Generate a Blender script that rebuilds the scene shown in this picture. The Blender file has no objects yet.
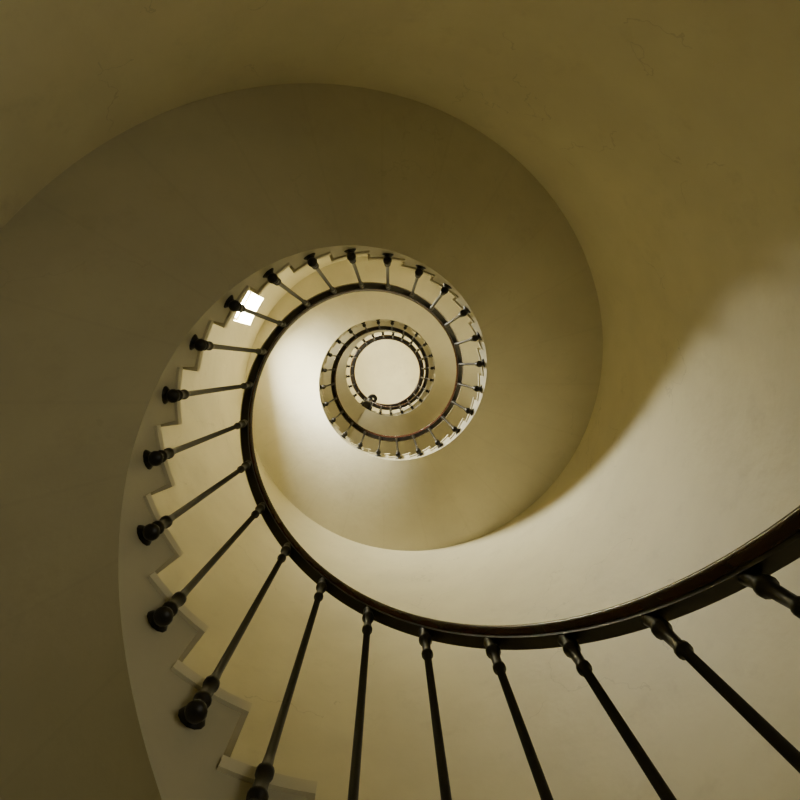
import bpy, math
from mathutils import Vector
TAU=2*math.pi
a,cx,cy,VX,VY,T0,TB0,N,DB=87.7638, 0.0628, -0.1793, 389.28, 365.64, 0.1694, 0.3784, 23.7255, 0.2468
H=4.2; R0=0.6; RS=0.636; RW=1.345
F=a*H/R0
CAMZ=1.5

# ---------- materials
def new_mat(name):
    m=bpy.data.materials.new(name); m.use_nodes=True
    return m,m.node_tree.nodes,m.node_tree.links,m.node_tree.nodes["Principled BSDF"]
def plaster(name,c1,c2,rough=0.6,scale=2.0,bump=0.15,cracks=0.0,radial=0.0,stain=0.0):
    m,n,l,b=new_mat(name)
    tc=n.new("ShaderNodeTexCoord")
    no=n.new("ShaderNodeTexNoise"); no.inputs["Scale"].default_value=scale; no.inputs["Detail"].default_value=8; no.inputs["Roughness"].default_value=0.6
    cr=n.new("ShaderNodeValToRGB"); cr.color_ramp.elements[0].position=0.35; cr.color_ramp.elements[1].position=0.65
    cr.color_ramp.elements[0].color=(*c1,1); cr.color_ramp.elements[1].color=(*c2,1)
    l.new(tc.outputs["Object"],no.inputs["Vector"]); l.new(no.outputs["Fac"],cr.inputs["Fac"])
    col=cr.outputs["Color"]
    def mathn(op,x,y=None):
        q=n.new("ShaderNodeMath"); q.operation=op
        for i,v in enumerate((x,y)):
            if v is None: continue
            if isinstance(v,(int,float)): q.inputs[i].default_value=v
            else: l.new(v,q.inputs[i])
        return q.outputs[0]
    def darken(col,fac,tint):
        mx=n.new("ShaderNodeMix"); mx.data_type='RGBA'; mx.blend_type='MIX'
        l.new(fac,mx.inputs[0]); l.new(col,mx.inputs[6]); mx.inputs[7].default_value=(*tint,1)
        return mx.outputs[2]
    if stain>0:
        sn=n.new("ShaderNodeTexNoise"); sn.inputs["Scale"].default_value=5.5; sn.inputs["Detail"].default_value=10; sn.inputs["Roughness"].default_value=0.72
        l.new(tc.outputs["Object"],sn.inputs["Vector"])
        sr=n.new("ShaderNodeMapRange"); sr.inputs[1].default_value=0.56; sr.inputs[2].default_value=0.72; sr.inputs[3].default_value=0; sr.inputs[4].default_value=stain
        l.new(sn.outputs["Fac"],sr.inputs[0]); col=darken(col,sr.outputs[0],(0.36,0.31,0.2))
    if cracks>0:
        vo=n.new("ShaderNodeTexVoronoi"); vo.feature='DISTANCE_TO_EDGE'; vo.inputs["Scale"].default_value=1.7
        wn=n.new("ShaderNodeTexNoise"); wn.inputs["Scale"].default_value=3; wn.inputs["Detail"].default_value=5
        l.new(tc.outputs["Object"],wn.inputs["Vector"])
        vm=n.new("ShaderNodeVectorMath"); vm.operation='MULTIPLY_ADD'; vm.inputs[1].default_value=(0.6,0.6,0.6)
        l.new(wn.outputs["Color"],vm.inputs[0]); l.new(tc.outputs["Object"],vm.inputs[2]); l.new(vm.outputs[0],vo.inputs["Vector"])
        line=mathn('LESS_THAN',vo.outputs["Distance"],0.004)
        mk=n.new("ShaderNodeTexNoise"); mk.inputs["Scale"].default_value=1.6; l.new(tc.outputs["Object"],mk.inputs["Vector"])
        msk=mathn('GREATER_THAN',mk.outputs["Fac"],0.57)
        col=darken(col,mathn('MULTIPLY',mathn('MULTIPLY',line,msk),cracks),(0.2,0.17,0.1))
    if radial>0:
        sx=n.new("ShaderNodeSeparateXYZ"); l.new(tc.outputs["Object"],sx.inputs[0])
        an=mathn('ARCTAN2',sx.outputs[1],sx.outputs[0])
        fr=mathn('FRACT',mathn('ADD',mathn('MULTIPLY',an,24/TAU),30.0))
        col=darken(col,mathn('MULTIPLY',mathn('LESS_THAN',fr,0.04),radial),(0.3,0.25,0.16))
    l.new(col,b.inputs["Base Color"])
    n2=n.new("ShaderNodeTexNoise"); n2.inputs["Scale"].default_value=9; n2.inputs["Detail"].default_value=6
    l.new(tc.outputs["Object"],n2.inputs["Vector"])
    bp=n.new("ShaderNodeBump"); bp.inputs["Strength"].default_value=bump; bp.inputs["Distance"].default_value=0.02
    l.new(n2.outputs["Fac"],bp.inputs["Height"]); l.new(bp.outputs["Normal"],b.inputs["Normal"])
    b.inputs["Roughness"].default_value=rough
    return m
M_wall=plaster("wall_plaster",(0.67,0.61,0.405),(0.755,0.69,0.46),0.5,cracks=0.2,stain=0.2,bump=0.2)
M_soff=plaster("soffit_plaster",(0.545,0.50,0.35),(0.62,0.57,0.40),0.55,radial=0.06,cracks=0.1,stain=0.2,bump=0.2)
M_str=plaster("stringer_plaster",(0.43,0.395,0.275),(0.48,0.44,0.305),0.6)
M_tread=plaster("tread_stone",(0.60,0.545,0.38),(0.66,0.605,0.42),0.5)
M_floor=plaster("floor_stone",(0.23,0.21,0.14),(0.31,0.28,0.19),0.5,4)
M_iron,n,l,b=new_mat("wrought_iron"); b.inputs["Base Color"].default_value=(0.014,0.012,0.009,1); b.inputs["Metallic"].default_value=0.4; b.inputs["Roughness"].default_value=0.42
M_wood,n,l,b=new_mat("mahogany"); b.inputs["Roughness"].default_value=0.22
w=n.new("ShaderNodeTexNoise"); w.inputs["Scale"].default_value=30; cr=n.new("ShaderNodeValToRGB")
cr.color_ramp.elements[0].color=(0.024,0.007,0.003,1); cr.color_ramp.elements[1].color=(0.062,0.017,0.007,1)
l.new(w.outputs["Fac"],cr.inputs["Fac"]); l.new(cr.outputs["Color"],b.inputs["Base Color"])
M_frame,n,l,b=new_mat("painted_window_wood"); b.inputs["Base Color"].default_value=(0.75,0.7,0.58,1); b.inputs["Roughness"].default_value=0.4

# ---------- helpers
def mesh(name,verts,faces,mats,parent=None,smooth=False,fm=None):
    me=bpy.data.meshes.new(name); me.from_pydata([tuple(v) for v in verts],[],faces); me.update()
    for m in mats: me.materials.append(m)
    if smooth: me.polygons.foreach_set("use_smooth",[True]*len(me.polygons))
    o=bpy.data.objects.new(name,me); bpy.context.scene.collection.objects.link(o)
    if parent: o.parent=parent
    return o
def empty(name,loc=(0,0,0)):
    o=bpy.data.objects.new(name,None); bpy.context.scene.collection.objects.link(o); o.empty_display_size=0.2; return o
def cyl(r,t,z): return (r*math.cos(TAU*t),r*math.sin(TAU*t),z)
def zrail(t):
    z=CAMZ+H*(T0+t)
    if t<0.24: z-=0.5*(0.24-t)**2      # first steps are slightly steeper
    return z
DT=0.229; DSF=0.260
def tb(x): return TB0+x/N if x>=-1 else TB0-1/N+(x+1)*0.955/N
def tn(k): return tb(k+0.5)
def ztread(k): return zrail(tn(k))-H*DT
k0=-1
while ztread(k0)>0.22: k0-=1
FZ=ztread(k0)-(ztread(k0+1)-ztread(k0))
k1=int(round((2.35-TB0)*N-0.5))
TL=tn(k1); ZL=ztread(k1)
ZRL=zrail(TL)+0.06
def zsof(t): return max(zrail(t)-H*(DSF+0.1*max(0,0.5-t)),FZ-0.02)

stair=empty("spiral_staircase")
V=[];Fc=[]
def quad(p): 
    i=len(V); V.extend(p); Fc.append([i,i+1,i+2,i+3])
M=6
RO=RW+0.02
for k in range(k0,k1+1):
    t1=tn(k); t0=tn(k-1); zt=ztread(k)-0.03
    for m in range(M):
        u=t0+(t1-t0)*m/M; v=t0+(t1-t0)*(m+1)/M
        quad([cyl(RS,u,zt),cyl(RO,u,zt),cyl(RO,v,zt),cyl(RS,v,zt)])
        quad([cyl(RS,u,zsof(u)),cyl(RS,u,zt),cyl(RS,v,zt),cyl(RS,v,zsof(v))])
    zp=ztread(k-1)-0.03 if k>k0 else FZ
    quad([cyl(RS,t0,zp),cyl(RO,t0,zp),cyl(RO,t0,zt),cyl(RS,t0,zt)])
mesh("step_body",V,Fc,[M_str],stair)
V=[];Fc=[]
for k in range(k0,k1+1):
    t1=tn(k); t0=tn(k-1)-0.0035; z1=ztread(k); z0=z1-0.03; ri=RS-0.008
    base=len(V)
    for m in range(M+1):
        u=t0+(t1-t0)*m/M
        V+= [cyl(ri,u,z0),cyl(RO,u,z0),cyl(RO,u,z1),cyl(ri,u,z1)]
    for m in range(M):
        b0=base+4*m; b1=b0+4
        for j in range(4):
            Fc.append([b0+j,b0+(j+1)%4,b1+(j+1)%4,b1+j])
    Fc.append([base,base+1,base+2,base+3]); e_=base+4*M; Fc.append([e_+3,e_+2,e_+1,e_])
mesh("treads",V,Fc,[M_tread],stair)
V=[];Fc=[]
ta=tn(k0-1); tbb=TL; n_=int((tbb-ta)*23*6); RD=5
for i in range(n_+1):
    t=ta+(tbb-ta)*i/n_
    for j in range(RD+1):
        V.append(cyl(RS+(RO-RS)*j/RD,t,zsof(t)))
for i in range(n_):
    for j in range(RD):
        q=i*(RD+1)+j; Fc.append([q,q+RD+1,q+RD+2,q+1])
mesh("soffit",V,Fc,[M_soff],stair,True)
def sector(name,r0,r1,ta,tb,z0,z1,mat,parent,seg=96):
    V=[];Fc=[]
    for i in range(seg+1):
        t=ta+(tb-ta)*i/seg
        V.extend([cyl(r0,t,z0),cyl(r1,t,z0),cyl(r1,t,z1),cyl(r0,t,z1)])
    for i in range(seg):
        b0=4*i;b1=b0+4
        for j in range(4): Fc.append([b0+j,b1+j,b1+(j+1)%4,b0+(j+1)%4])
    Fc.append([0,1,2,3]); e_=4*seg; Fc.append([e_+3,e_+2,e_+1,e_])
    return mesh(name,V,Fc,[mat],parent)
zb=ZL-0.15
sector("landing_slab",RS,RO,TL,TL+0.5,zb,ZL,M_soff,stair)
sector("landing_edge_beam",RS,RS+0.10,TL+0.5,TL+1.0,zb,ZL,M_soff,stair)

# ---------- railing
rail=empty("stair_railing")
def railz(t): 
    if t<TL-0.04: return zrail(t)
    if t<TL+0.02:
        s=(t-(TL-0.04))/0.06; z0=zrail(TL-0.04); return z0+(ZRL-z0)*s
    return ZRL
tS=tn(k0)-0.5/N
TE=TL+0.985
def scl(t):
    s=min(1,max(0,(t-(TL-0.12))/0.12)); return 1+0.4*s
def sweep(name,prof,ta,tb,mat,zfun,seg_per=160,smooth=True):
    n_=int((tb-ta)*seg_per); V=[];Fc=[];K=len(prof)
    for i in range(n_+1):
        t=ta+(tb-ta)*i/n_; s=scl(t)
        for (x,y) in prof: V.append(cyl(R0+x*s,t,zfun(t)+y))
    for i in range(n_):
        for j in range(K):
            Fc.append([i*K+j,i*K+(j+1)%K,(i+1)*K+(j+1)%K,(i+1)*K+j])
    Fc.append(list(range(K))[::-1]); Fc.append([n_*K+j for j in range(K)])
    return mesh(name,V,Fc,[mat],rail,smooth)
wp=[(-0.018,-0.012),(0.018,-0.012),(0.021,-0.006),(0.026,0.002),(0.029,0.012),(0.025,0.024),(0.013,0.034),(0,0.036),(-0.013,0.034),(-0.025,0.024),(-0.029,0.012),(-0.026,0.002),(-0.021,-0.006)]
sweep("handrail_wood",wp,tS,TE,M_wood,railz)
sweep("handrail_iron_core",[(-0.016,-0.024),(0.016,-0.024),(0.016,-0.011),(-0.016,-0.011)],tS,TE,M_iron,railz,160,False)
# scroll (volute) where the landing rail curls beside the top newel
V=[];Fc=[]
RV=0.07
cN=Vector(cyl(R0-RV,TL-0.012,0)); ang0=TAU*(TL-0.012); NS=90; K=10
for i in range(NS+1):
    s=i/NS; r_=RV*(1-0.7*s); an=ang0+TAU*1.35*s; w_=0.036*(1-0.3*s)
    c=cN+Vector((math.cos(an)*r_,math.sin(an)*r_,ZRL+0.01)); rd=Vector((math.cos(an),math.sin(an),0))
    for j in range(K):
        V.append(tuple(c+rd*w_*math.cos(TAU*j/K)+Vector((0,0,1))*0.024*math.sin(TAU*j/K)))
for i in range(NS):
    for j in range(K): Fc.append([i*K+j,i*K+(j+1)%K,(i+1)*K+(j+1)%K,(i+1)*K+j])
Fc.append(list(range(K))[::-1]); Fc.append([NS*K+j for j in range(K)])
mesh("handrail_volute",V,Fc,[M_iron],rail,True)

L=H*DB
prof=[(0.0005,0),(0.010,0.002),(0.018,0.008),(0.021,0.016),(0.018,0.025),(0.012,0.033),(0.011,0.043),(0.017,0.048),(0.018,0.055),(0.013,0.062),(0.0125,0.10),(0.016,0.106),(0.016,0.116),(0.0105,0.124),(0.0088,0.16),(0.0088,L-0.15),(0.014,L-0.145),(0.014,L-0.135),(0.010,L-0.128),(0.0115,L-0.075),(0.017,L-0.068),(0.017,L-0.058),(0.012,L-0.05),(0.014,L-0.03),(0.016,L-0.018)]
V=[];Fc=[]
def lathe(cxy,z,prof,S=14):
    base=len(V)
    for (rr,zz) in prof:
        for s in range(S):
            V.append((cxy[0]+rr*math.cos(TAU*s/S),cxy[1]+rr*math.sin(TAU*s/S),z+zz))
    for i in range(len(prof)-1):
        for s in range(S):
            Fc.append([base+i*S+s,base+i*S+(s+1)%S,base+(i+1)*S+(s+1)%S,base+(i+1)*S+s])
    Fc.append([base+s for s in range(S)][::-1]); Fc.append([base+(len(prof)-1)*S+s for s in range(S)])
def rod_radial(t,z,ra,rb,prof,S=12):
    base=len(V); er=Vector(cyl(1,t,0)); et=Vector((-er.y,er.x,0))
    for (d,rr) in prof:
        c=er*(ra+(rb-ra)*d)+Vector((0,0,z))
        for s in range(S):
            V.append(tuple(c+et*rr*math.cos(TAU*s/S)+Vector((0,0,1))*rr*math.sin(TAU*s/S)))
    for i in range(len(prof)-1):
        for s in range(S):
            Fc.append([base+i*S+s,base+(i+1)*S+s,base+(i+1)*S+(s+1)%S,base+i*S+(s+1)%S])
tk=[tb(k) for k in range(k0,k1+1)]
nl=round(N)
tk+=[TL+(j+0.5)/nl for j in range(nl)]
for t in tk:
    z=railz(t)-L
    p=cyl(R0,t,0)
    lathe(p,z,prof)
    rod_radial(t,z+0.05,R0+0.005,RS+0.004,[(0,0.010),(0.35,0.010),(0.45,0.016),(0.6,0.019),(0.75,0.026),(0.9,0.029),(1,0.029)])
mesh("balusters",V,Fc,[M_iron],rail,True)
V=[];Fc=[]
def newel(t,zb,zt,sc=1):
    Ln=zt-zb
    pr=[(0.03,0),(0.045,0.01),(0.045,0.05),(0.03,0.07),(0.026,0.12),(0.036,0.15),(0.026,0.18),(0.022,Ln*0.6),(0.034,Ln*0.64),(0.022,Ln*0.68),(0.024,Ln*0.9),(0.04,Ln*0.93),(0.04,Ln),(0.03,Ln+0.03),(0.012,Ln+0.045)]
    lathe(cyl(R0,t,0),zb,[(x*sc,y) for x,y in pr],20)
newel(tS,FZ,zrail(tS)+0.01)
newel(TL,zrail(TL)-L-0.05,ZRL+0.03,1.6)
mesh("newel_posts",V,Fc,[M_iron],rail,True)

# ---------- wall with windows
ZC=CAMZ+H*3.3
NT=240
def snapt(t): return round(t*NT)
wins=[ # (centre t, half cells, z0, z1, power)
 (0.5765,4,CAMZ+H*1.215,CAMZ+H*1.36,235),
 (0.92,8,CAMZ-0.4,CAMZ+H*0.14,12),  # unseen window, added below the view to light the lower-left soffit
 (0.575,5,CAMZ+H*2.18,CAMZ+H*2.42,120),  # unseen window, added to light the second turn
 (0.20,6,CAMZ+H*2.80,CAMZ+H*3.12,75),  # unseen top window, added to brighten the ceiling
 (0.70,6,CAMZ+H*2.80,CAMZ+H*3.12,75),  # its opposite, likewise unseen and added for the ceiling
]
zs=set([FZ-0.1,ZC+0.1]); 
for w_ in wins: zs.add(w_[2]); zs.add(w_[3])
z=FZ+0.3
while z<ZC:
    if all(abs(z-q)>0.08 for q in zs): zs.add(z)
    z+=0.35
zs=sorted(zs)
def hole(i,j):
    zc=(zs[j]+zs[j+1])/2
    for (tc,hc,z0,z1,p) in wins:
        c=snapt(tc)
        if z0<zc<z1 and ((i-c+hc)%NT)<2*hc: return True
    return False
V=[];Fc=[];nz=len(zs); TH=0.28
for rr in (RW,RW+TH):
    for j in range(nz):
        for i in range(NT): V.append(cyl(rr,i/NT,zs[j]))
off=NT*nz; flags=[]
def q4(a_,b_,c_,d_,s): Fc.append([a_,b_,c_,d_]); flags.append(s)
def rev(ps):
    b_=len(V); V.extend([V[p] for p in ps]); Fc.append([b_,b_+1,b_+2,b_+3]); flags.append(False)
for j in range(nz-1):
    for i in range(NT):
        i2=(i+1)%NT
        A,B,C,D=j*NT+i,j*NT+i2,(j+1)*NT+i2,(j+1)*NT+i
        if not hole(i,j):
            q4(A,D,C,B,True); q4(off+A,off+B,off+C,off+D,True)
            if hole(i2,j): rev([B,C,off+C,off+B])
            if hole((i-1)%NT,j): rev([A,off+A,off+D,D])
            if j+1<nz-1 and hole(i,j+1): rev([D,off+D,off+C,C])
            if j>0 and hole(i,j-1): rev([A,B,off+B,off+A])
wo=mesh("wall_round",V,Fc,[M_wall])
wo.data.polygons.foreach_set("use_smooth",flags)
def box(V,Fc,o,ex,ey,ez,x0,x1,y0,y1,z0,z1):
    b_=len(V)
    for x in (x0,x1):
        for y in (y0,y1):
            for z in (z0,z1): V.append(tuple(o+ex*x+ey*y+ez*z))
    for f in ([0,1,3,2],[4,6,7,5],[0,4,5,1],[2,3,7,6],[0,2,6,4],[1,5,7,3]): Fc.append([b_+q for q in f])
for wi,(tc,hc,z0,z1,p) in enumerate(wins):  # first window is in view; the others are unseen, added as light sources
    t=snapt(tc)/NT; e=empty("window_%d"%(wi+1))
    er=Vector(cyl(1,t,0)); et=Vector((-er.y,er.x,0)); ez=Vector((0,0,1))
    hw=(RW+0.14)*math.sin(TAU*hc/NT); hh=(z1-z0)/2
    o=er*(RW+0.15)+ez*((z0+z1)/2)
    V=[];Fc=[]
    fr=0.02
    box(V,Fc,o,et,er,ez,-hw,-hw+fr,-0.02,0.03,-hh,hh)
    box(V,Fc,o,et,er,ez,hw-fr,hw,-0.02,0.03,-hh,hh)
    box(V,Fc,o,et,er,ez,-hw+fr,hw-fr,-0.02,0.03,-hh,-hh+fr)
    box(V,Fc,o,et,er,ez,-hw+fr,hw-fr,-0.02,0.03,hh-fr,hh)
    if hc>4: box(V,Fc,o,et,er,ez,-0.010,0.010,-0.01,0.02,-hh+fr,hh-fr)
    box(V,Fc,o,et,er,ez,-hw+fr,hw-fr,-0.008,0.018,-0.01,0.01)
    mesh("window_frame_%d"%(wi+1),V,Fc,[M_frame],e)
    ld=bpy.data.lights.new("window_daylight_%d"%(wi+1),'AREA'); ld.shape='RECTANGLE'; ld.size=2*hw; ld.size_y=2*hh
    ld.energy=p; ld.color=(0.993,0.965,0.79)
    lo=bpy.data.objects.new("window_daylight_%d"%(wi+1),ld); bpy.context.scene.collection.objects.link(lo)
    lo.location=er*(RW+0.25)+ez*((z0+z1)/2)
    lo.rotation_euler=(-er).to_track_quat('-Z','Y').to_euler()
    lo.parent=e
sector("floor",0.0,RW+TH,0,1,FZ-0.1,FZ,M_floor,None)
sector("ceiling",0.0,RW+TH,0,1,ZC,ZC+0.15,M_wall,None)

wd=bpy.data.worlds.new("World"); bpy.context.scene.world=wd; wd.use_nodes=True
bg=wd.node_tree.nodes["Background"]; bg.inputs[0].default_value=(0.8,0.85,1,1); bg.inputs[1].default_value=0.6

cd=bpy.data.cameras.new("camera"); co=bpy.data.objects.new("camera",cd); bpy.context.scene.collection.objects.link(co)
co.location=(cx*R0,cy*R0,CAMZ); co.rotation_euler=(math.pi,0,0)
cd.sensor_width=36; cd.lens=F/800*36; cd.shift_x=(400-VX)/800; cd.shift_y=(VY-400)/800; cd.clip_start=0.02
bpy.context.scene.camera=co
